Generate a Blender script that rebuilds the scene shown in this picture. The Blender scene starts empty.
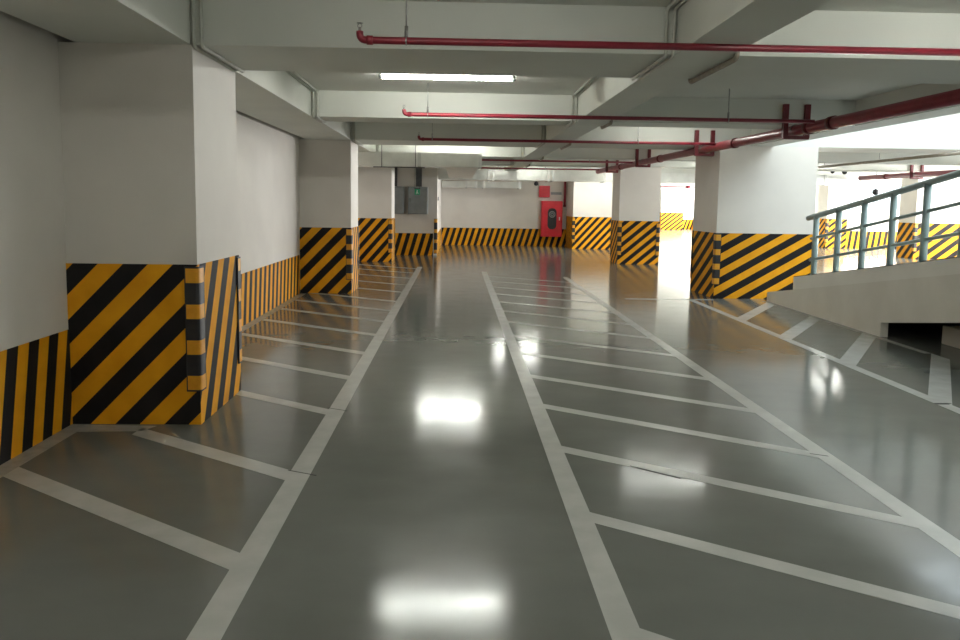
import bpy, bmesh, math, random
from mathutils import Vector, Matrix
random.seed(4)
C = bpy.context.scene.collection
# ------------------------------------------------------------------ materials
def new_mat(name):
    m = bpy.data.materials.new(name); m.use_nodes = True
    nt = m.node_tree; b = nt.nodes['Principled BSDF']
    return m, nt, b
def N(nt, t, **kw):
    n = nt.nodes.new(t)
    for k, v in kw.items(): setattr(n, k, v)
    return n
def noise_mix(nt, b, c0, c1, scale=3.0, detail=6, lo=.35, hi=.65, stretch=None, coord='Object'):
    tc = N(nt, 'ShaderNodeTexCoord'); nz = N(nt, 'ShaderNodeTexNoise'); nz.inputs['Scale'].default_value = scale
    nz.inputs['Detail'].default_value = detail
    src = tc.outputs[coord]
    if stretch:
        mp = N(nt, 'ShaderNodeMapping'); mp.inputs['Scale'].default_value = stretch
        nt.links.new(src, mp.inputs[0]); src = mp.outputs[0]
    nt.links.new(src, nz.inputs['Vector'])
    cr = N(nt, 'ShaderNodeValToRGB'); cr.color_ramp.elements[0].position = lo; cr.color_ramp.elements[1].position = hi
    cr.color_ramp.elements[0].color = (*c0, 1); cr.color_ramp.elements[1].color = (*c1, 1)
    nt.links.new(nz.outputs['Fac'], cr.inputs[0])
    return nz, cr
def plain(name, c0, c1=None, rough=.6, metal=0, scale=4, bump=0.0, bscale=60, spec=.5, stretch=None):
    m, nt, b = new_mat(name)
    if c1 is None: c1 = tuple(min(1, v*1.08) for v in c0)
    nz, cr = noise_mix(nt, b, c0, c1, scale, stretch=stretch)
    nt.links.new(cr.outputs[0], b.inputs['Base Color'])
    b.inputs['Roughness'].default_value = rough; b.inputs['Metallic'].default_value = metal
    b.inputs['Specular IOR Level'].default_value = spec
    if bump:
        n2 = N(nt, 'ShaderNodeTexNoise'); n2.inputs['Scale'].default_value = bscale; n2.inputs['Detail'].default_value = 3
        tc = N(nt, 'ShaderNodeTexCoord'); nt.links.new(tc.outputs['Object'], n2.inputs['Vector'])
        bp = N(nt, 'ShaderNodeBump'); bp.inputs['Strength'].default_value = bump; bp.inputs['Distance'].default_value = .004
        nt.links.new(n2.outputs['Fac'], bp.inputs['Height']); nt.links.new(bp.outputs[0], b.inputs['Normal'])
    return m
WALL = plain('white_wall_paint', (.68, .64, .585), (.74, .70, .64), rough=.62, scale=1.2, bump=.25, bscale=90)
CEIL = plain('ceiling_paint', (.66, .67, .615), (.72, .73, .67), rough=.7, scale=.9, bump=.2, bscale=70)
CURB = plain('rendered_concrete', (.74, .71, .63), (.80, .77, .69), rough=.7, scale=2.5, bump=.3)
CURBT = plain('pale_curb_render', (.82, .80, .73), (.87, .85, .78), rough=.7, scale=2.5, bump=.3)
RAWC = plain('raw_concrete', (.16, .155, .15), (.24, .235, .22), rough=.85, scale=3, bump=.4)
RED = plain('red_pipe_paint', (.20, .010, .022), (.26, .015, .03), rough=.35, scale=6)
REDB = plain('dark_red_bracket_paint', (.12, .010, .014), (.17, .014, .02), rough=.45, scale=9)
CAB = plain('red_cabinet_enamel', (.62, .012, .03), (.70, .02, .04), rough=.3, scale=5)
RAIL = plain('blue_grey_rail_paint', (.28, .37, .365), (.33, .42, .41), rough=.38, scale=7)
GALV = plain('galvanised_sheet', (.66, .67, .63), (.78, .79, .75), rough=.3, metal=.55, scale=3, bump=.15, bscale=6)
STEEL = plain('zinc_steel', (.30, .30, .28), (.42, .42, .40), rough=.4, metal=.8, scale=20)
DARK = plain('black_rubber', (.012, .012, .015), (.02, .02, .022), rough=.5, scale=14)
DGREY = plain('dark_grey_metal', (.06, .06, .065), (.09, .09, .09), rough=.5, scale=10)
GREYBOX = plain('grey_enamel', (.22, .24, .24), (.27, .29, .29), rough=.4, scale=5)
COND = plain('conduit_plastic', (.50, .50, .44), (.58, .58, .52), rough=.45, scale=12)
CONDB = plain('brown_conduit', (.26, .23, .18), (.33, .29, .23), rough=.5, scale=12)
WPLAS = plain('white_plastic', (.72, .72, .70), (.78, .78, .76), rough=.35, scale=5)
GREEN = plain('green_sign_face', (.01, .30, .14), (.015, .36, .17), rough=.4, scale=5)
YEL = plain('yellow_band_rubber', (.70, .30, .012), (.80, .37, .02), rough=.42, scale=12)
LINE = plain('road_line_paint', (.47, .475, .445), (.54, .54, .51), rough=.24, scale=5, spec=.5)
GRIME = plain('grey_border_paint', (.36, .36, .335), (.45, .45, .42), rough=.26, scale=9)
CUT = plain('joint_filler', (.01, .01, .01), (.02, .02, .02), rough=.8)
def tube_mat(strength, name):
    m, nt, b = new_mat(name)
    b.inputs['Base Color'].default_value = (.9, .9, .9, 1)
    b.inputs['Emission Color'].default_value = (.98, 1.0, .93, 1); b.inputs['Emission Strength'].default_value = strength
    return m
TUBE = 40.0
TUBEM = tube_mat(TUBE, 'lit_fluorescent_tube'); TUBED = tube_mat(TUBE*.32, 'dim_fluorescent_tube')
def floor_mat():
    m, nt, b = new_mat('grey_epoxy_floor')
    nz, cr = noise_mix(nt, b, (.158, .164, .146), (.182, .188, .169), .4, 3, .3, .7)
    # faint streaks and scuffs
    tc = N(nt, 'ShaderNodeTexCoord'); mp = N(nt, 'ShaderNodeMapping'); mp.inputs['Scale'].default_value = (1.6, 2.6, 1); mp.inputs['Rotation'].default_value = (0, 0, .5)
    n2 = N(nt, 'ShaderNodeTexNoise'); n2.inputs['Scale'].default_value = 1.6; n2.inputs['Detail'].default_value = 3
    nt.links.new(tc.outputs['Object'], mp.inputs[0]); nt.links.new(mp.outputs[0], n2.inputs['Vector'])
    mr = N(nt, 'ShaderNodeMapRange'); mr.inputs[1].default_value = .3; mr.inputs[2].default_value = .7; mr.inputs[3].default_value = .96; mr.inputs[4].default_value = 1.04
    nt.links.new(n2.outputs['Fac'], mr.inputs[0])
    mx = N(nt, 'ShaderNodeVectorMath', operation='SCALE'); nt.links.new(cr.outputs[0], mx.inputs[0]); nt.links.new(mr.outputs[0], mx.inputs['Scale'])
    nt.links.new(mx.outputs[0], b.inputs['Base Color'])
    r = N(nt, 'ShaderNodeMapRange'); r.inputs[1].default_value = .3; r.inputs[2].default_value = .7; r.inputs[3].default_value = .10; r.inputs[4].default_value = .165
    nt.links.new(n2.outputs['Fac'], r.inputs[0]); nt.links.new(r.outputs[0], b.inputs['Roughness'])
    n3 = N(nt, 'ShaderNodeTexNoise'); n3.inputs['Scale'].default_value = 7; n3.inputs['Detail'].default_value = 1
    nt.links.new(tc.outputs['Object'], n3.inputs['Vector'])
    bp = N(nt, 'ShaderNodeBump'); bp.inputs['Strength'].default_value = .012; bp.inputs['Distance'].default_value = .01
    nt.links.new(n3.outputs['Fac'], bp.inputs['Height'])
    b.inputs['Specular IOR Level'].default_value = .26
    return m
FLOOR = floor_mat()
def hazard_mat():
    """yellow and black stripes, drawn along the u axis of the painted face's own UV map (one period per unit)"""
    m, nt, b = new_mat('yellow_black_hazard_paint')
    uv = N(nt, 'ShaderNodeUVMap'); uv.uv_map = 'UVMap'
    sp = N(nt, 'ShaderNodeSeparateXYZ'); nt.links.new(uv.outputs[0], sp.inputs[0])
    fr = N(nt, 'ShaderNodeMath', operation='FRACT'); nt.links.new(sp.outputs[0], fr.inputs[0])
    lt = N(nt, 'ShaderNodeMath', operation='LESS_THAN'); nt.links.new(fr.outputs[0], lt.inputs[0]); lt.inputs[1].default_value = .5
    tc = N(nt, 'ShaderNodeTexCoord'); nz = N(nt, 'ShaderNodeTexNoise'); nz.inputs['Scale'].default_value = 5; nz.inputs['Detail'].default_value = 6
    nt.links.new(tc.outputs['Object'], nz.inputs['Vector'])
    cy = N(nt, 'ShaderNodeValToRGB'); cy.color_ramp.elements[0].position = .3; cy.color_ramp.elements[1].position = .7
    cy.color_ramp.elements[0].color = (.76, .325, .008, 1); cy.color_ramp.elements[1].color = (.88, .40, .012, 1)
    cb = N(nt, 'ShaderNodeValToRGB'); cb.color_ramp.elements[0].position = .3; cb.color_ramp.elements[1].position = .7
    cb.color_ramp.elements[0].color = (.010, .009, .010, 1); cb.color_ramp.elements[1].color = (.018, .016, .016, 1)
    nt.links.new(nz.outputs['Fac'], cy.inputs[0]); nt.links.new(nz.outputs['Fac'], cb.inputs[0])
    mx = N(nt, 'ShaderNodeMix', data_type='RGBA')
    nt.links.new(lt.outputs[0], mx.inputs['Factor']); nt.links.new(cy.outputs[0], mx.inputs['A']); nt.links.new(cb.outputs[0], mx.inputs['B'])
    nt.links.new(mx.outputs['Result'], b.inputs['Base Color'])
    b.inputs['Roughness'].default_value = .62; b.inputs['Specular IOR Level'].default_value = .18
    return m
HAZ = hazard_mat()
# ------------------------------------------------------------------ mesh helpers (all coordinates are world metres)
def bx(bm, x0, x1, y0, y1, z0, z1, mi=0):
    vs = [bm.verts.new(p) for p in ((x0,y0,z0),(x1,y0,z0),(x1,y1,z0),(x0,y1,z0),(x0,y0,z1),(x1,y0,z1),(x1,y1,z1),(x0,y1,z1))]
    out = []
    for f in ((3,2,1,0),(4,5,6,7),(0,1,5,4),(1,2,6,5),(2,3,7,6),(3,0,4,7)):
        fc = bm.faces.new([vs[i] for i in f]); fc.material_index = mi; out.append(fc)
    return out
def box(*a, bev=0.0):
    bm = bmesh.new(); bx(bm, *a)
    if bev: bmesh.ops.bevel(bm, geom=bm.edges[:], offset=bev, segments=2, affect='EDGES', profile=.5)
    return bm
def tube(bm, pts, r, n=12, cap=True):
    pts = [Vector(p) for p in pts]; rings = []
    for i, p in enumerate(pts):
        a = (pts[i]-pts[i-1]).normalized() if i else None
        c = (pts[i+1]-pts[i]).normalized() if i < len(pts)-1 else None
        t = ((a or c)+(c or a)).normalized()
        k = 1.0
        if a and c: k = 1/max(.4, t.dot(a))
        ref = Vector((0,0,1)) if abs(t.z) < .9 else Vector((0,1,0))
        if rings:
            ref = prev_u
        u = (ref - t*ref.dot(t))
        if u.length < 1e-4: u = Vector((1,0,0))-t*t.x
        u.normalize(); v = t.cross(u).normalized(); prev_u = u
        rings.append([bm.verts.new(p + (u*math.cos(2*math.pi*j/n)+v*math.sin(2*math.pi*j/n))*r) for j in range(n)])
    for i in range(len(rings)-1):
        for j in range(n):
            f = bm.faces.new((rings[i][j], rings[i][(j+1)%n], rings[i+1][(j+1)%n], rings[i+1][j])); f.smooth = True
    if cap:
        bm.faces.new(rings[0][::-1]); bm.faces.new(rings[-1])
    return bm
def tb(pts, r, n=12): return tube(bmesh.new(), pts, r, n)
def elbow(p0, c, p1, k=6):
    """rounded corner points from p0 over corner c to p1"""
    p0, c, p1 = Vector(p0), Vector(c), Vector(p1)
    return [tuple((1-t)**2*p0 + 2*t*(1-t)*c + t*t*p1) for t in [i/k for i in range(k+1)]]
def prism_x(poly, x0, x1):
    """polygon given as (y,z) points extruded along x"""
    bm = bmesh.new(); a = [bm.verts.new((x0, y, z)) for y, z in poly]; b = [bm.verts.new((x1, y, z)) for y, z in poly]
    n = len(poly)
    bm.faces.new(a); bm.faces.new(b[::-1])
    for i in range(n): bm.faces.new((a[i], b[i], b[(i+1)%n], a[(i+1)%n]))
    bmesh.ops.recalc_face_normals(bm, faces=bm.faces[:]); return bm
def empty(name, loc, label=None, cat=None, group=None):
    o = bpy.data.objects.new(name, None); C.objects.link(o); o.location = loc; o.empty_display_size = .1
    if label: o['label'] = label; o['category'] = cat
    if group: o['group'] = group
    return o
def origin(p):
    v = Vector((0,0,0))
    while p is not None: v += p.location; p = p.parent
    return v
def obj(name, bm, m, parent=None, loc=None, label=None):
    bmesh.ops.recalc_face_normals(bm, faces=bm.faces[:]) if False else None
    o0 = Vector(loc) if loc is not None else (origin(parent) if parent is not None else Vector((0,0,0)))
    bmesh.ops.translate(bm, verts=bm.verts[:], vec=-o0)
    me = bpy.data.meshes.new(name); bm.to_mesh(me); bm.free()
    for k in (m if isinstance(m, (list, tuple)) else [m]): me.materials.append(k)
    o = bpy.data.objects.new(name, me); C.objects.link(o)
    if parent is not None:
        o.parent = parent; o.location = o0 - origin(parent)
    else: o.location = o0
    if label: o['label'] = label
    return o
def tag(o, label, cat, group=None):
    o['label'] = label; o['category'] = cat
    if group: o['group'] = group
    return o
def struct(name, bm, m, parent=None, label=None, cat=None):
    o = obj(name, bm, m, parent)
    o['kind'] = 'structure'
    if label: o['label'] = label
    if cat: o['category'] = cat
    return o
# ------------------------------------------------------------------ setting
SL = 3.06; SO = 2.73
floor = struct('floor', box(-3.0, 20.2, -4.2, 56.2, -.2, 0), FLOOR, label='glossy grey epoxy floor with painted white lanes', cat='floor')
bm = bmesh.new()
bx(bm, -3.0, 5.6, -4.2, 56.2, SL, SL+.25); bx(bm, 5.6, 9.4, 13.7, 56.2, SL, SL+.25); bx(bm, 9.4, 20.2, -4.2, 56.2, SL, SL+.25)
ceiling = struct('ceiling', bm, CEIL, label='pale concrete slab ceiling crossed by beams', cat='ceiling')
def beam(name, *a):
    return obj(name, box(*a), CEIL, ceiling)
beam('longitudinal_beam', -2.68, -1.88, -4.1, 24.2, SO, SL-.001)
beam('longitudinal_beam', 1.55, 1.95, -4.1, 29.3, SO, SL-.001)
beam('longitudinal_beam', 5.2, 5.6, -4.1, 13.7, SO, SL-.001)
cross = [(-3.4,-2.4),(1.6,2.2),(5.6,6.65),(10.1,10.7),(13.7,14.85),(18.0,18.6),(21.4,22.4),(25.7,26.3)]
for y0, y1 in cross:
    beam('cross_beam', -1.88, 1.55, y0, y1, SO, SL-.001)
    beam('cross_beam', 1.95, 5.2 if y0 < 13 else 19.8, y0, y1, SO, SL-.001)
    if y0 < 13: beam('cross_beam', 9.6, 19.8, y0, y1, SO, SL-.001)
beam('cross_beam', -.6, 19.8, 29.3, 30.1, SO, SL-.001)
for y0 in (33.5, 37.5, 42, 46.5, 51): beam('cross_beam', 6.2, 17, y0, y0+.7, SO, SL-.001)
# shaft of the ramp opening in the slab
wr = bmesh.new()
bx(wr, 5.35, 5.6, -4.2, 13.7, SL+.25, 4.9); bx(wr, 9.4, 9.65, -4.2, 13.7, SL+.25, 4.9); bx(wr, 5.35, 9.65, 13.7, 13.95, SL+.25, 4.9)
struct('wall_upper', wr, WALL, label='pale wall of the open shaft above the ramp', cat='wall')
# walls
def band(parent, face, a0, a1, z1, c, slope, period, phase, t=.006, duty=.5, z0=0.0):
    """hazard band on one face. face 'y-': plane y=c looking to -y (runs along x); 'x+': plane x=c looking to +x (runs along y); 'x-', 'y+' likewise"""
    bm = bmesh.new()
    if face == 'y-': bx(bm, a0, a1, c-t, c-.0005, z0, z1)
    if face == 'y+': bx(bm, a0, a1, c+.0005, c+t, z0, z1)
    if face == 'x+': bx(bm, c+.0005, c+t, a0, a1, z0, z1)
    if face == 'x-': bx(bm, c-t, c-.0005, a0, a1, z0, z1)
    uvl = bm.loops.layers.uv.new('UVMap')
    for f in bm.faces:
        for l in f.loops:
            h = l.vert.co.x if face[0] == 'y' else l.vert.co.y
            l[uvl].uv = ((h - l.vert.co.z/slope)/period + phase, l.vert.co.z)
    return obj('hazard_band', bm, HAZ, parent)
wl = struct('wall_left', box(-3.0, -2.8, -4.2, 24.2, 0, SL), WALL, label='white painted wall along the left side', cat='wall')
band(wl, 'x+', -4.1, 5.6, .70, -2.8, 5, .25, .28)
band(wl, 'x+', 6.65, 13.8, .69, -2.8, 6, .26, .1)
band(wl, 'x+', 14.85, 21.3, .69, -2.8, 6, .26, .3)
band(wl, 'x+', 22.4, 24.19, .69, -2.8, 6, .26, .3)
wc = struct('wall_recess', box(-3.0, -.62, 24.2, 30.7, 0, SL), WALL, label='white wall corner jutting out behind the left columns', cat='wall')
band(wc, 'y-', -2.79, -.74, .69, 24.2, 3.4, .245, .2)
band(wc, 'x+', 24.2, 30.4, .67, -.62, 3.4, .245, .2)
wb = struct('wall_back', box(-.62, 6.2, 30.45, 30.7, 0, SL), WALL, label='white wall closing the far end of the lane', cat='wall')
band(wb, 'y-', -.6, 4.4, .68, 30.45, 3.2, .25, .35)
wf = struct('wall_front', box(-3.0, 20.2, -4.4, -4.2, 0, 4.9), WALL, label='white wall behind the viewpoint', cat='wall')
ws = struct('wall_side', box(5.95, 6.2, 30.7, 56.2, 0, SL), WALL, label='white wall beside the far bright hall', cat='wall')
wh = struct('wall_hall', box(6.2, 20.2, 55.0, 55.2, 0, SL), WALL, label='white wall at the end of the far bright hall', cat='wall')
band(wh, 'y-', 6.3, 19, .72, 55.0, 3, .25, .1)
# outer right walls: parapet, lintel and piers with open daylight between
def open_wall_y(name, x0, x1, y0, y1, piers, label, sill=1.48, head=2.70):
    bm = bmesh.new(); bx(bm, x0, x1, y0, y1, 0, sill); bx(bm, x0, x1, y0, y1, head, SL)
    for p in piers:
        if x1-x0 > y1-y0: bx(bm, p, p+.4, y0, y1, sill, head)
        else: bx(bm, x0, x1, p, p+.4, sill, head)
    return struct(name, bm, WALL, label=label, cat='wall')
wo = open_wall_y('wall_right_back', 15.98, 20.2, 31.6, 31.85, [19.8], 'low white wall with wide daylight opening behind the ramp')
band(wo, 'y-', 16.0, 19.9, .73, 31.6, 8, .25, .0)
wri = open_wall_y('wall_right', 19.95, 20.2, 13.7, 31.6, [13.7, 17.6, 21.6, 25.6, 29.6], 'right outer wall with daylight openings above parapet')
band(wri, 'x-', 13.8, 31.5, .73, 19.95, 8, .25, .0)
wro = open_wall_y('wall_hall_right', 17.0, 17.25, 31.85, 55.0, [31.85, 36, 41, 46, 51], 'outer wall of the far hall with daylight openings', sill=.9)
struct('wall_ramp', box(9.4, 9.6, -4.2, 13.4, 0, SL), WALL, label='wall along the far side of the ramp', cat='wall')
# ------------------------------------------------------------------ floor markings
def quad(bm, pts, z):
    v0 = [bm.verts.new((x, y, .0002)) for x, y in pts]; v1 = [bm.verts.new((x, y, z)) for x, y in pts]
    n = len(pts)
    a = sum(pts[i][0]*pts[(i+1)%n][1]-pts[(i+1)%n][0]*pts[i][1] for i in range(n))
    if a < 0: v0.reverse(); v1.reverse()
    bm.faces.new(v1); bm.faces.new(v0[::-1])
    for i in range(n): bm.faces.new((v0[i], v0[(i+1)%n], v1[(i+1)%n], v1[i]))
def mark(name, pts, m=LINE, z=.0016):
    bm = bmesh.new(); quad(bm, pts, z); return obj(name, bm, m, floor)
def rect(x0, x1, y0, y1): return [(x0,y0),(x1,y0),(x1,y1),(x0,y1)]
mark('lane_line', rect(-1.0, -.87, -4.0, 19.8)); mark('lane_line', rect(.61, .735, -4.0, 18.6)); mark('lane_line', rect(2.42, 2.54, -4.0, 17.4))
def rung(xa, ya, xb, yb, w, m=LINE):
    mark('hatch_line', [(xa, ya-w), (xb, yb-w), (xb, yb), (xa, ya)], m)
# left hatch (right end on the lane line, rising towards the wall)
rr = [-1.4, -.2, 1.05, 2.25, 3.50, 4.62, 6.03, 7.22, 8.41, 9.58, 10.68, 11.75, 12.85, 14.2, 15.45, 16.8, 18.1, 19.3]
for y in rr:
    xl = -2.67
    if y == 4.62: xl = -2.26
    if 5.0 < y < 6.6: xl = -1.87
    if 13 < y < 14.5: xl = -1.87
    rung(xl, y+(-1.0-xl)*.70, -.999, y, .165 if y < 6 else .15)
mark('border_line', [(-2.795, -4), (-2.67, -4), (-2.67, 5.4), (-2.23, 5.42), (-2.17, 5.55), (-2.795, 5.58)], GRIME)
mark('border_line', rect(-2.795, -2.68, 6.68, 13.75), GRIME); mark('border_line', rect(-2.795, -2.68, 14.9, 21.35), GRIME)
# central hatch
cr = [-1.7, -.55, .6, 1.75, 2.85, 3.99, 5.13, 6.24, 7.34, 8.48, 9.62, 10.74, 11.84, 12.95, 14.1, 15.25, 16.4, 17.5]
for y in cr:
    rung(.734, y, 2.421, y-1.2, .14)
# right hatch in front of the ramp
mark('lane_line', rect(4.11, 4.225, 6.36, 13.58)); mark('lane_line', rect(4.11, 4.225, -3, 6.30)); mark('border_line', rect(5.40, 5.495, 8.60, 13.35), GRIME)
for xa, ya, xb, yb in ((5.405,13.15,4.224,11.32),(5.405,11.50,4.224,9.78),(5.405,9.97,4.224,8.21),(5.49,8.60,4.224,6.62)):
    mark('hatch_line', [(xa, ya), (xb, yb), (xb, yb-.34), (xa, ya-.34)])
mark('lane_line', rect(3.0, 4.58, 13.42, 13.54), GRIME)
# joint cuts in the coating
def cut(x0, y0, x1, y1, w=.006):
    mark('joint_cut', [(x0, y0), (x1, y1), (x1, y1+w), (x0, y0+w)], CUT, .0022)
cut(-1.02, 4.62, -.83, 4.53, .01); cut(-1.02, 6.07, -.85, 5.98, .012); cut(1.12, 4.72, 1.38, 4.50, .014); cut(2.40, 4.98, 2.50, 4.93, .012); cut(4.11, 6.325, 4.25, 6.325, .02)
# ------------------------------------------------------------------ columns
def protector(parent, cx, cy, sx, sy, z0=.25, z1=1.165, w=.085):
    """rubber corner strip; (sx,sy) = outward directions of the two faces meeting at the corner"""
    t = .014; bm = bmesh.new()
    # profile around the corner: inner L to outer rounded L
    outer = [(-w, t), (-.012, t), (.004, t*.75), (t*.75, .004), (t, -.012), (t, -w)]
    inner = [(.0012, -w), (.0012, .0012), (-w, .0012)]
    prof = outer+inner
    zs = [z0, z0+.012]; mats = [1]
    Y = .105; B = (z1-z0-.024-4*Y)/3; z = z0+.012
    for k in range(7):
        z += Y if k % 2 == 0 else B
        zs.append(z); mats.append(0 if k % 2 == 0 else 1)
    zs.append(z1); mats.append(1)
    rings = [[bm.verts.new((cx+sx*px, cy+sy*py, zz)) for px, py in prof] for zz in zs]
    n = len(prof)
    for i in range(len(zs)-1):
        for j in range(n):
            f = bm.faces.new((rings[i][j], rings[i][(j+1)%n], rings[i+1][(j+1)%n], rings[i+1][j])); f.material_index = mats[i]
            if j in (0, 4): pass
    f = bm.faces.new(rings[0]); f.material_index = 1; f = bm.faces.new(rings[-1]); f.material_index = 1
    # black rims along both long edges
    for a in (0, 1):
        if a == 0: bx(bm, *sorted((cx-sx*w, cx-sx*(w+.008))), *sorted((cy+sy*.0012, cy+sy*(t+.001))), z0, z1, 1)
        else: bx(bm, *sorted((cx+sx*.0012, cx+sx*(t+.001))), *sorted((cy-sy*w, cy-sy*(w+.008))), z0, z1, 1)
    bmesh.ops.recalc_face_normals(bm, faces=bm.faces[:])
    obj('corner_guard', bm, [YEL, DARK], parent)
def column(x0, x1, y0, y1, top, label, front, side, corners, h=1.18, group='concrete columns with hazard bands'):
    cx, cy = (x0+x1)/2, (y0+y1)/2
    t = empty('concrete_column', (cx, cy, 0), label, 'column', group)
    obj('shaft', box(x0, x1, y0, y1, 0, top), WALL, t)
    (s, p, ph), (s2, p2, ph2) = front, side
    band(t, 'y-', x0-.005, x1+.005, h, y0, s, p, ph)
    if x0 > -2.7: band(t, 'x-', y0, y1, h, x0, -s2, p2, ph2)
    band(t, 'x+', y0, y1, h, x1, s2, p2, ph2)
    if y1 < 60: band(t, 'y+', x0-.005, x1+.005, h, y1, s, p, ph)
    for c in corners:
        X = x0-.006 if c[0] == 'l' else x1+.006; Y = y0-.006 if c[1] == 'f' else y1+.006
        protector(t, X, Y, -1 if c[0] == 'l' else 1, -1 if c[1] == 'f' else 1)
    return t
E1 = SO-.001
P45 = .355
# phase so that black ends .948 above the floor at the column's left edge
def ph(x, z, s, p): return (.5 - (x - z/s)/p) % 1.0
column(-2.799, -1.87, 5.6, 6.65, E1, 'big nearest column on the left, wide black and yellow diagonals, first beside the left lane', (1.02, P45, ph(-2.799,.95,1.02,P45)), (2.1, .30, .1), ['rf', 'rb'])
column(-2.799, -1.89, 13.85, 14.85, E1, 'second column along the left wall, striped base, behind the nearest one', (1.02, P45, ph(-2.799,.95,1.02,P45)), (2.1, .30, .1), ['rf', 'rb'])
column(-2.799, -1.80, 21.35, 22.4, E1, 'third and farthest column along the left wall, beside the grey electrical boxes', (1.15, .30, .3), (2.1, .30, .1), ['rf', 'rb'], h=1.2)
wide_column = column(4.66, 6.43, 13.7, 15.1, E1, 'wide white column at the foot of the ramp railing, striped base', (.58, .49, ph(4.66,1.04,.58,.49)), (.62, .46, .3), ['lf', 'lb'])
column(4.55, 5.70, 21.55, 22.6, E1, 'column behind the wide one, right of the lane, under the red main pipe', (.84, .335, .3), (.84, .335, .2), ['lf', 'rf', 'lb'], h=1.22)
column(4.33, 5.95, 28.7, 30.44, E1, 'farthest column right of the red hose cabinet, against the back wall', (1.1, .28, .2), (1.1, .28, .2), ['lf'], h=1.2)
column(14.1, 15.65, 53.0, 54.0, E1, 'distant bright striped column seen through the gap in the far hall', (.8, .36, .2), (.8, .36, .2), [], h=1.2)
column(15.3, 16.15, 31.5, 32.4, E1, 'striped column just right of the wide column, seen through the left end of the railing', (.8, .34, .2), (.8, .34, .2), ['lf'], h=1.22)
column(15.35, 16.95, 25.4, 26.4, E1, 'striped column seen behind the right end of the railing', (.75, .50, .2), (1.0, .4, .2), ['lf'], h=1.2)
obj('edge_strip', box(6.437, 6.452, 13.68, 13.74, .62, 1.34), DARK, wide_column)
protector(wc, -.62, 24.19, 1, -1, z0=.06, z1=1.15)
# ------------------------------------------------------------------ ramp with parapet, curb, slab
t = empty('ramp', (5.6, 13.3, 0), 'concrete ramp rising towards the right edge with open void under it', 'ramp')
Y0 = 13.37
def S(s): return Y0-s
SM = 12.0
low = [(S(0),.001),(S(0),.16),(S(SM),.16+.155*SM),(S(SM),.16+.155*SM-.54),(S(3.67),.16+.155*3.67-.54),(S(3.67),.001)]
obj('parapet', prism_x(low, 5.50, 5.60), CURB, t)
cb = [(S(1.02),.16+.155*1.02-.01),(S(1.02),.525),(S(SM),.525+.149*(SM-1.02)),(S(SM),.16+.155*SM-.01)]
obj('curb', prism_x(cb, 5.503, 5.72), CURBT, t)
obj('edge_line', prism_x([(y, z+.001) for y, z in cb[1:3]]+[(y, z+.010) for y, z in (cb[2], cb[1])], 5.502, 5.53), DARK, t)
dk = [(S(-.2),.001),(S(0.0),.03),(S(SM),.03+.155*SM),(S(SM),-.22+.155*SM),(S(2.2),.001)]
obj('deck', prism_x(dk, 5.602, 9.38), RAWC, t)
tag(obj('concrete_block', box(6.02, 6.9, 8.85, 9.25, 0, .23, bev=.01), CURB, loc=(6.4, 9.05, 0)), 'low pale concrete block in the dark void under the ramp', 'block')
# railing
t = empty('ramp_railing', (5.535, S(1.68), .62), 'blue-grey metal railing climbing along the ramp curb', 'railing')
XR = 5.535
def zc(s): return .525+.149*(s-1.02)
def zt(s): return 1.49+.156*(s-1.36)
obj('top_rail', tb([(XR, S(1.36), zt(1.36)), (XR, S(11.5), zt(11.5))], .041, 16), RAIL, t)
obj('middle_rail', tb([(XR, S(1.50), zt(1.50)-.335), (XR, S(11.5), zt(11.5)-.335)], .023), RAIL, t)
obj('lower_rail', tb([(XR, S(1.50), zt(1.50)-.67), (XR, S(11.5), zt(11.5)-.67)], .023), RAIL, t)
for k in range(12):
    s = 1.64+.693*k
    o = obj('post', tb([(XR, S(s), zc(s)-.002), (XR, S(s), zt(s)-.005)], .043, 16), RAIL, t)
    bmf = bmesh.new(); bx(bmf, XR-.03, XR+.055, S(s)-.055, S(s)+.055, zc(s)-.008, zc(s)+.012)
    obj('base_plate', bmf, RAIL, o)
# ------------------------------------------------------------------ pipes
def BX(y): return 4.47-.0122*(y-5)
BPX, BPZ, BPR = 4.36, 2.655, .068
t = empty('main_pipe', (BPX, 14, BPZ), 'thick red fire main running the length of the ceiling above the right lane', 'pipe')
obj('pipe', tb([(BX(-3.9), -3.9, BPZ), (BX(23.4), 23.4, BPZ)], BPR, 24), RED, t)
for y in (3.0, 9.1, 9.7, 12.2, 16.5, 20.2):
    obj('coupling', tb([(BX(y-.05), y-.05, BPZ), (BX(y+.05), y+.05, BPZ)], BPR+.013, 24), REDB, t)
def bracket(x, y, z, label, r=BPR):
    t = empty('pipe_bracket', (x, y, z), label, 'bracket', 'dark red pipe brackets under the beams')
    for s in (-1, 1):
        xx = x+s*(r+.075)
        b = bmesh.new(); bx(b, xx-.032, xx+.032, y-.060, y-.054, z-.10, 2.99); bx(b, xx-.032, xx-.025, y-.054, y-.001, z-.10, 2.99); bx(b, xx+.025, xx+.032, y-.054, y-.001, z-.10, 2.99)
        obj('upright', b, REDB, t)
    b = bmesh.new(); bx(b, x-r-.10, x+r+.10, y-.062, y-.002, z-.115, z-r-.001)
    obj('cross_channel', b, REDB, t)
    b = bmesh.new(); R = r+.006
    tube(b, [(x+R*math.cos(a), y-.03, z+R*math.sin(a)) for a in [math.pi*i/12 for i in range(13)]], .007, 8)
    obj('clamp', b, STEEL, t)
bracket(BX(10.1), 10.1, BPZ, 'nearest U bracket of the red fire main, at the right, with two uprights')
bracket(BX(13.7), 13.7, BPZ, 'second U bracket of the red fire main, in front of the wide column top')
bracket(BX(18.0), 18.0, BPZ, 'third U bracket of the red fire main, above the middle right column')
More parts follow.
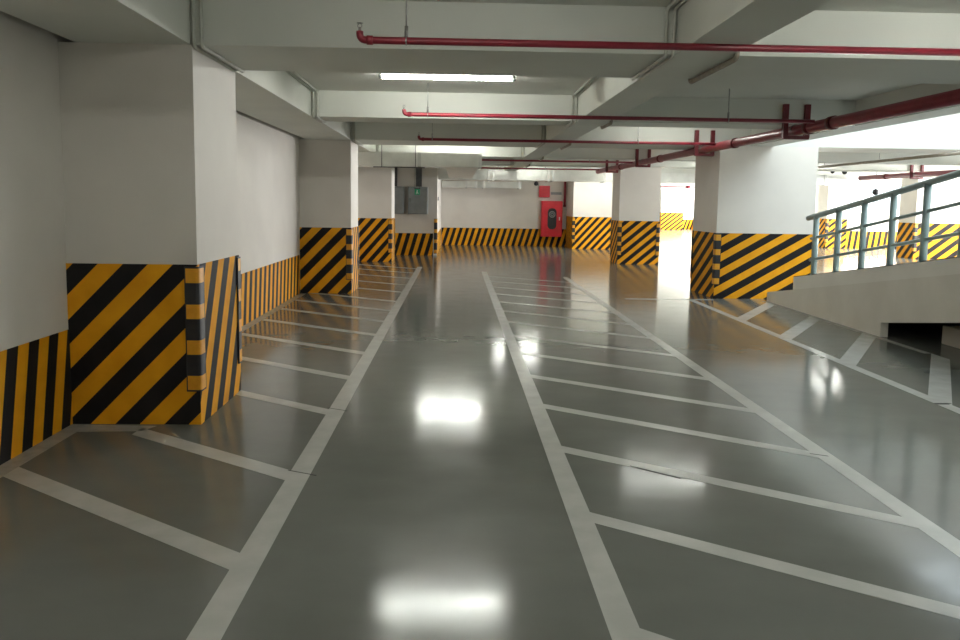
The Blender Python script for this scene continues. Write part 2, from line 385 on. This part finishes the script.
bracket(BX(21.4), 21.4, BPZ, 'farthest and smallest U bracket of the red fire main')
PZ = 2.690; PR = .0235
def hanger(parent, x, y, z, r):
    o = obj('hanger_rod', tb([(x, y, z+r+.03), (x, y, SL-.001)], .0055, 8), STEEL, parent)
    b = bmesh.new(); R = r+.004
    tube(b, [(x, y+R*math.cos(a), z+R*math.sin(a)) for a in [2*math.pi*i/16 for i in range(17)]], .005, 6)
    tube(b, [(x, y, z+r), (x, y, z+r+.07)], .013, 8)
    obj('hanger_clip', b, STEEL, parent)
def sprink(y, x0, x1, label, hx, stub=True):
    t = empty('sprinkler_pipe', (x0, y, PZ), label, 'pipe', 'thin red sprinkler pipes crossing under the ceiling')
    pts = ([(x0, y, PZ+.055)] if stub else []) + (elbow((x0, y, PZ+.04), (x0, y, PZ), (x0+.045, y, PZ)) if stub else [(x0, y, PZ)]) + [(x1, y, PZ)]
    obj('pipe', tb(pts, PR, 14), RED, t)
    if stub:
        h = obj('sprinkler_head', tb([(x0, y, PZ+.055), (x0, y, PZ+.08)], .010, 10), STEEL, t)
        b = tb([(x0, y, PZ+.105), (x0, y, PZ+.108)], .019, 12)
        tube(b, [(x0-.012, y, PZ+.08), (x0-.014, y, PZ+.093), (x0, y, PZ+.106)], .003, 6); tube(b, [(x0+.012, y, PZ+.08), (x0+.014, y, PZ+.093), (x0, y, PZ+.106)], .003, 6)
        obj('deflector', b, STEEL, h)
        obj('elbow_fitting', tube(bmesh.new(), [(x0+.045, y, PZ), (x0+.085, y, PZ)], PR+.007, 14), RED, t)
    for x in hx: hanger(t, x, y, PZ, PR)
    return t
sprink(5.13, -.64, 5.15, 'nearest thin red sprinkler pipe, across the top of the view', [-.34, 4.6])
sprink(9.32, -.64, 4.30, 'second thin red sprinkler pipe, just below the lit tube', [-.36, 3.25])
sprink(12.9, -.64, 4.30, 'third thin red sprinkler pipe, below the second one', [-.42, 3.0])
sprink(18.75, .54, 4.30, 'fourth thin red sprinkler pipe, starting right of the silver duct end', [3.2], False)
sprink(22.9, .65, 4.30, 'lowest and farthest thin red sprinkler pipe, ending at the farthest bracket', [1.2, 2.6], False)
for y, x1, l in ((27.2, 10.6, 'thin dark red pipe high in the gap between the right columns'), (39.0, 13.2, 'thin red pipe with a fitting low in the gap between right columns')):
    t = empty('sprinkler_pipe', (6.3, y, 2.62), l, 'pipe', 'thin red pipes in the far hall')
    obj('pipe', tb([(6.3, y, 2.62), (x1, y, 2.62)], .032), RED, t)
    obj('fitting', tb([(x1-1.6, y, 2.62), (x1-1.4, y, 2.62)], .085), RED, t)
    obj('hanger_rod', tb([(7.4, y, 2.64), (7.4, y, SL-.001)], .01, 6), STEEL, t)
    obj('hanger_rod', tb([(x1-.7, y, 2.64), (x1-.7, y, SL-.001)], .01, 6), STEEL, t)
t = empty('main_pipe', (12.85, 20, 2.64), 'thick red pipe on brackets behind the right end of the ramp railing', 'pipe')
obj('pipe', tb([(12.85, 14.9, 2.62), (12.85, 24.4, 2.62)], .075, 20), RED, t)
for y in (18.6, 22.9): obj('coupling', tb([(12.85, y-.06, 2.62), (12.85, y+.06, 2.62)], .09, 20), REDB, t)
bracket(12.85, 21.4, 2.62, 'red U bracket of the pipe behind the ramp railing', .075)
t = empty('grey_pipe', (8.75, 16, 2.62), 'thin dull grey pipe under the ceiling right of the wide column', 'pipe')
obj('pipe', tb([(8.75, 11.5, 2.64), (8.75, 20.6, 2.64)], .028), CONDB, t)
for y in (15.9, 18.3): obj('hanger_rod', tb([(8.75, y, 2.68), (8.75, y, (SL if y < 18 else SO)-.001)], .007, 6), STEEL, t)
# ------------------------------------------------------------------ conduits following beams
def conduit(xs, r, m, segs, label, grp):
    t = empty('cable_conduit', (xs[0], segs[0][0], SL), label, 'conduit', grp)
    for x in xs:
        pts = []; zt_, zs_ = SL-r-.002, SO-r-.002
        y = segs[0][0]; pts.append((x, y, zt_))
        for a, b in segs[1:]:
            ya, yb = a-r-.002, b+r+.002
            pts += elbow((x, ya-.05, zt_), (x, ya, zt_), (x, ya, zt_-.05), 3)
            pts += elbow((x, ya, zs_+.03), (x, ya, zs_), (x, ya+.05, zs_), 3)
            pts += elbow((x, yb-.05, zs_), (x, yb, zs_), (x, yb, zs_+.05), 3)
            pts += elbow((x, yb, zt_-.05), (x, yb, zt_), (x, yb+.05, zt_), 3)
        pts.append((x, segs[-1][1]+1.2, zt_))
        obj('tube', tb(pts, r, 8), m, t)
bs = [(2.3, 0)] + [c for c in cross if c[0] > 5 and c[0] < 22]
conduit((-1.855, -1.80), .013, COND, bs, 'pair of thin conduits folding around the beams above the left columns', 'beam conduits')
conduit((1.475, 1.53), .013, COND, bs, 'pair of thin conduits along the left side of the central ceiling beam', 'beam conduits')
conduit((1.985,), .022, CONDB, bs, 'single brownish conduit along the right side of the central ceiling beam', 'beam conduits')
# ------------------------------------------------------------------ fluorescent lights
def light(cx, y, label, z=3.0, L=1.45, m=None):
    t = empty('fluorescent_light', (cx, y, z), label, 'light', 'fluorescent batten lights')
    obj('housing', box(cx-L/2, cx+L/2, y-.03, y+.03, z+.025, SL-.001, bev=.006), WPLAS, t)
    for s in (-1, 1):
        obj('end_cap', box(cx+s*(L/2)-.018, cx+s*(L/2)+.018, y-.02, y+.02, z-.022, z+.03, bev=.004), GREYBOX, t)
    obj('lamp_tube', tb([(cx-L/2+.018, y, z), (cx+L/2-.018, y, z)], .019, 12), m or TUBEM, t)
light(-.12, 8.55, 'lit fluorescent tube in the middle of the ceiling above the lane')
light(-.12, 17.0, 'lit fluorescent tube hidden behind the third beam over the lane')
light(1.92, 24.3, 'far lit tube before the back wall near the hose cabinet')
light(.1, 3.6, 'unseen dim tube added above the viewpoint to brighten the near beam', m=TUBED)  # added out of view to lift the near beam face
light(4.6, 26.9, 'lit tube close to the back wall in front of the farthest column')
light(3.6, 12.75, 'lit tube over the right hatching behind a beam', m=TUBED)
light(7.5, 19.8, 'unseen fill tube added between the wide column and the middle right column')  # added fill for the right aisle, hidden by beam and column
light(5.6, 24.0, 'unseen fill tube added behind the middle right column', L=1.2)  # added to brighten the back wall, its reflection blocked by the column
light(6.3, 27.6, 'unseen fill tube added between the middle right column and the farthest one', L=1.2)  # second added fill for the back wall, also kept out of sight
light(-.12, -.6, 'lit fluorescent tube behind the viewpoint on the left')
light(3.6, 3.7, 'lit fluorescent tube above the right lane, nearest the viewpoint')
for x, y, l in ((9.5, 19.8, 'tube'), (9.5, 28, 'tube'), (14.5, 19.8, 'tube'), (14.5, 28.3, 'tube'), (8.5, 35.5, 'tube'), (12.5, 35.5, 'tube'), (8.5, 44.5, 'tube'), (12.5, 44.5, 'tube'), (13.5, 49, 'tube')):  # tubes added out of sight to fill the right aisle and hall
    light(x, y, 'unseen fill tube added to brighten the hall behind the right columns')
# ------------------------------------------------------------------ ducts
FLANGE = plain('bright_duct_flange', (.80, .81, .78), (.88, .88, .85), rough=.25, metal=.3)
def duct(name, boxes, label, seams):
    x0, x1, y0, y1, z0, z1 = boxes[0]
    t = empty(name, ((x0+x1)/2, (y0+y1)/2, z0), label, 'duct')
    for b in boxes: obj('duct_section', box(*b), GALV, t)
    for sx, (a, b2, c, d) in seams:
        w = .018
        bm = bmesh.new(); bx(bm, sx-.035, sx+.035, a-w, b2+w, c-w, d+w)
        obj('flange', bm, FLANGE, t)
    return t
t = duct('ventilation_duct', [(-2.2, .52, 16.75, 17.45, 2.42, 2.715)], 'silver rectangular air duct crossing under the beams in front of the far wall, at left', [(-.82, (16.75,17.45,2.435,2.70)), (.49, (16.75,17.45,2.435,2.70))])
obj('trunk', box(-.26, .46, 17.46, 24.7, 2.43, 2.705), GALV, t)
for x in (-1.62, -.9): obj('hanger_rod', tb([(x, 16.71, 2.40), (x, 16.71, SL-.001)], .008, 6), DGREY, t)
obj('hanger_bar', box(-1.8, -.7, 16.69, 16.73, 2.385, 2.405), DGREY, t)
duct('ventilation_duct', [(-.60, 14.0, 24.75, 25.35, 2.40, 2.70)], 'long far air duct with bright flanges behind the red fire main', [(x, (24.75,25.35,2.40,2.70)) for x in (1.02, 1.16, 2.92, 3.06, 4.72, 6.5, 8.3, 10.1, 11.9, 13.1)])
duct('ventilation_duct', [(-.58, 2.45, 29.3, 29.9, 2.24, 2.47)], 'lowest short air duct close to the back wall', [(x, (29.3,29.9,2.24,2.47)) for x in (.35, .7, 1.0, 2.35)])
# ------------------------------------------------------------------ things on the far walls
def rbox(x0, x1, y0, y1, z0, z1, r, seg=6):
    """box standing in the xz plane with rounded corners"""
    bm = bmesh.new(); pts = []
    for cx, cz, a0 in ((x1-r, z1-r, 0), (x0+r, z1-r, 90), (x0+r, z0+r, 180), (x1-r, z0+r, 270)):
        for i in range(seg+1):
            a = math.radians(a0+90*i/seg); pts.append((cx+r*math.cos(a), cz+r*math.sin(a)))
    a = [bm.verts.new((x, y0, z)) for x, z in pts]; b = [bm.verts.new((x, y1, z)) for x, z in pts]
    n = len(pts)
    bm.faces.new(a); bm.faces.new(b[::-1])
    for i in range(n): bm.faces.new((a[i], b[i], b[(i+1)%n], a[(i+1)%n]))
    bmesh.ops.recalc_face_normals(bm, faces=bm.faces[:]); return bm
t = empty('fire_hose_cabinet', (3.72, 30.3, .38), 'red fire hose cabinet with dark oval window on the back wall', 'cabinet')
obj('body', box(3.31, 4.14, 30.2, 30.44, .38, 1.78, bev=.012), CAB, t)
d = obj('door', box(3.34, 4.11, 30.18, 30.199, .41, 1.75, bev=.006), CAB, t)
obj('window', rbox(3.56, 3.90, 30.168, 30.179, .68, 1.50, .15), DARK, d)
hb = bmesh.new()
tube(hb, [(3.73+.11*math.cos(a), 30.160, 1.26+.11*math.sin(a)) for a in [2*math.pi*i/20 for i in range(21)]], .022, 8)
tube(hb, [(3.73+.05*math.cos(a), 30.160, 1.26+.05*math.sin(a)) for a in [2*math.pi*i/16 for i in range(17)]], .018, 8)
obj('hose_reel', hb, GREYBOX, d, label='pale coiled hose behind the oval window')
obj('handle', box(4.0, 4.04, 30.14, 30.18, 1.03, 1.16, bev=.004), WPLAS, d)
tag(obj('alarm_box', box(3.22, 3.64, 30.32, 30.44, 1.92, 2.37, bev=.01), CAB, loc=(3.43, 30.38, 1.92)), 'small square red box above the fire hose cabinet', 'box')
t = empty('riser_pipe', (4.24, 30.35, 1.6), 'vertical red pipe right of the small red box', 'pipe')
obj('pipe', tb([(4.24, 30.37, 1.55), (4.24, 30.37, 3.05)], .045), RED, t); obj('coupling', tb([(4.24, 30.37, 1.56), (4.24, 30.37, 1.64)], .06), REDB, t)
tag(obj('wall_plaque', box(3.70, 4.12, 30.425, 30.445, 2.03, 2.13), GREYBOX, loc=(3.9, 30.44, 2.08)), 'thin grey plaque between red box and vertical red pipe', 'plaque')
def cabinet(x0, x1, label):
    t = empty('electrical_cabinet', ((x0+x1)/2, 24.1, 1.29), label, 'cabinet', 'grey electrical cabinets')
    obj('body', box(x0, x1, 23.97, 24.199, 1.29, 2.13, bev=.01), GREYBOX, t)
    d = obj('door', box(x0+.02, x1-.02, 23.955, 23.969, 1.31, 2.11, bev=.004), GREYBOX, t)
    obj('handle', box(x0+.06, x0+.08, 23.94, 23.956, 1.66, 1.78), DGREY, d)
cabinet(-1.52, -.90, 'larger grey electrical cabinet on the wall, nearer the wall corner')
cabinet(-2.02, -1.64, 'smaller grey electrical cabinet on the wall, beside the third left column')
t = empty('cable_riser', (-1.18, 24.1, 2.13), 'dark vertical cable trunking above the larger grey cabinet', 'trunking')
obj('trunking', box(-1.28, -1.10, 24.08, 24.199, 2.14, 2.72), DGREY, t)
t = empty('cable_riser', (-1.93, 24.1, 2.13), 'dark vertical cable trunking above the smaller grey cabinet', 'trunking')
obj('trunking', box(-2.0, -1.86, 24.08, 24.199, 2.14, 2.72), DGREY, t)
t = empty('exit_sign', (-1.2, 23.4, 1.98), 'small green sign hanging in front of the larger grey cabinet', 'sign')
obj('sign_panel', box(-1.28, -1.12, 23.38, 23.41, 1.88, 2.05, bev=.004), GREEN, t)
mbm = bmesh.new()   # pictogram strokes
bx(mbm, -1.215, -1.185, 23.374, 23.379, 1.995, 2.02); bx(mbm, -1.22, -1.19, 23.374, 23.379, 1.94, 1.985); bx(mbm, -1.235, -1.22, 23.374, 23.379, 1.90, 1.94); bx(mbm, -1.19, -1.165, 23.374, 23.379, 1.91, 1.94)
obj('pictogram', mbm, WPLAS, t)
obj('hanging_bar', box(-1.29, -1.11, 23.385, 23.405, 2.05, 2.075), DARK, t)
for x in (-1.27, -1.13): obj('hanger_rod', tb([(x, 23.395, 2.07), (x, 23.395, SL-.001)], .006, 6), DGREY, t)
tag(obj('light_switch', box(-.619, -.60, 25.0, 25.1, 1.72, 1.84), DARK, loc=(-.61, 25.05, 1.78)), 'tiny black switch on the edge of the jutting wall corner', 'switch')
def dome(x, y, z, r, label):
    t = empty('dome_camera', (x, y, z), label, 'camera')
    obj('stem', tb([(x, y, z), (x, y, SL-.001)], .012, 8), DGREY, t)
    b = bmesh.new(); bmesh.ops.create_uvsphere(b, u_segments=16, v_segments=8, radius=r); bmesh.ops.translate(b, verts=b.verts[:], vec=(x, y, z))
    for f in b.faces: f.smooth = True
    obj('dome', b, DARK, t)
dome(2.98, 29.2, 2.42, .085, 'black dome camera left of the small red box')
dome(11.6, 23.7, 2.78, .06, 'smaller of the black dots under the ceiling right of the wide column')
dome(11.98, 23.7, 2.78, .08, 'larger of the black dots under the ceiling right of the wide column')
dome(13.1, 23.9, 2.18, .10, 'black camera hanging just above the ramp top rail')
# ------------------------------------------------------------------ daylight
def area(name, loc, rot, sx, sy, energy, color=(1,1,1), portal=False):
    l = bpy.data.lights.new(name, 'AREA'); l.shape = 'RECTANGLE'; l.size = sx; l.size_y = sy; l.energy = energy; l.color = color
    if portal: l.cycles.is_portal = True
    o = bpy.data.objects.new(name, l); C.objects.link(o); o.location = loc; o.rotation_euler = rot; return o
R = math.radians
area('daylight_ramp_opening', (7.5, 6.5, 4.85), (0, 0, 0), 3.6, 13.0, 22, (.66, .90, 1.0))
area('daylight_portal', (18.0, 31.9, 2.1), (R(-90), 0, 0), 4.2, 1.3, 450, (1, 1, 1))
area('daylight_portal_side', (20.25, 22.5, 2.1), (0, R(90), 0), 1.3, 17.0, 1700, (1, 1, 1))
area('daylight_portal_hall', (17.3, 43.5, 1.85), (0, R(90), 0), 1.8, 22.0, 1800, (1, 1, 1))
w = bpy.data.worlds.new('daylight'); bpy.context.scene.world = w; w.use_nodes = True
bg = w.node_tree.nodes['Background']; bg.inputs[0].default_value = (.84, .95, 1, 1); bg.inputs[1].default_value = 1.5
# ------------------------------------------------------------------ camera
f, cx, cy = 770.0, 480.0, 280.0
y = Vector((457-cx, cy-203, -f)).normalized(); u = -Vector((372-cx, cy-7700, -f)).normalized()
z = (u-y*u.dot(y)).normalized(); x = y.cross(z)
Rm = Matrix((x, y, z))
cam = bpy.data.cameras.new('camera'); co = bpy.data.objects.new('camera', cam); C.objects.link(co)
co.matrix_world = Matrix.Translation((0, 0, 1.65)) @ Rm.to_4x4()
cam.sensor_width = 36; cam.lens = f/960*36; cam.shift_x = 0; cam.shift_y = (cy-320)/960; cam.clip_start = .05; cam.clip_end = 300
sc = bpy.context.scene; sc.camera = co
sc.view_settings.view_transform = 'Standard'; sc.view_settings.look = 'None'; sc.view_settings.gamma = 1; sc.view_settings.exposure = 1.52
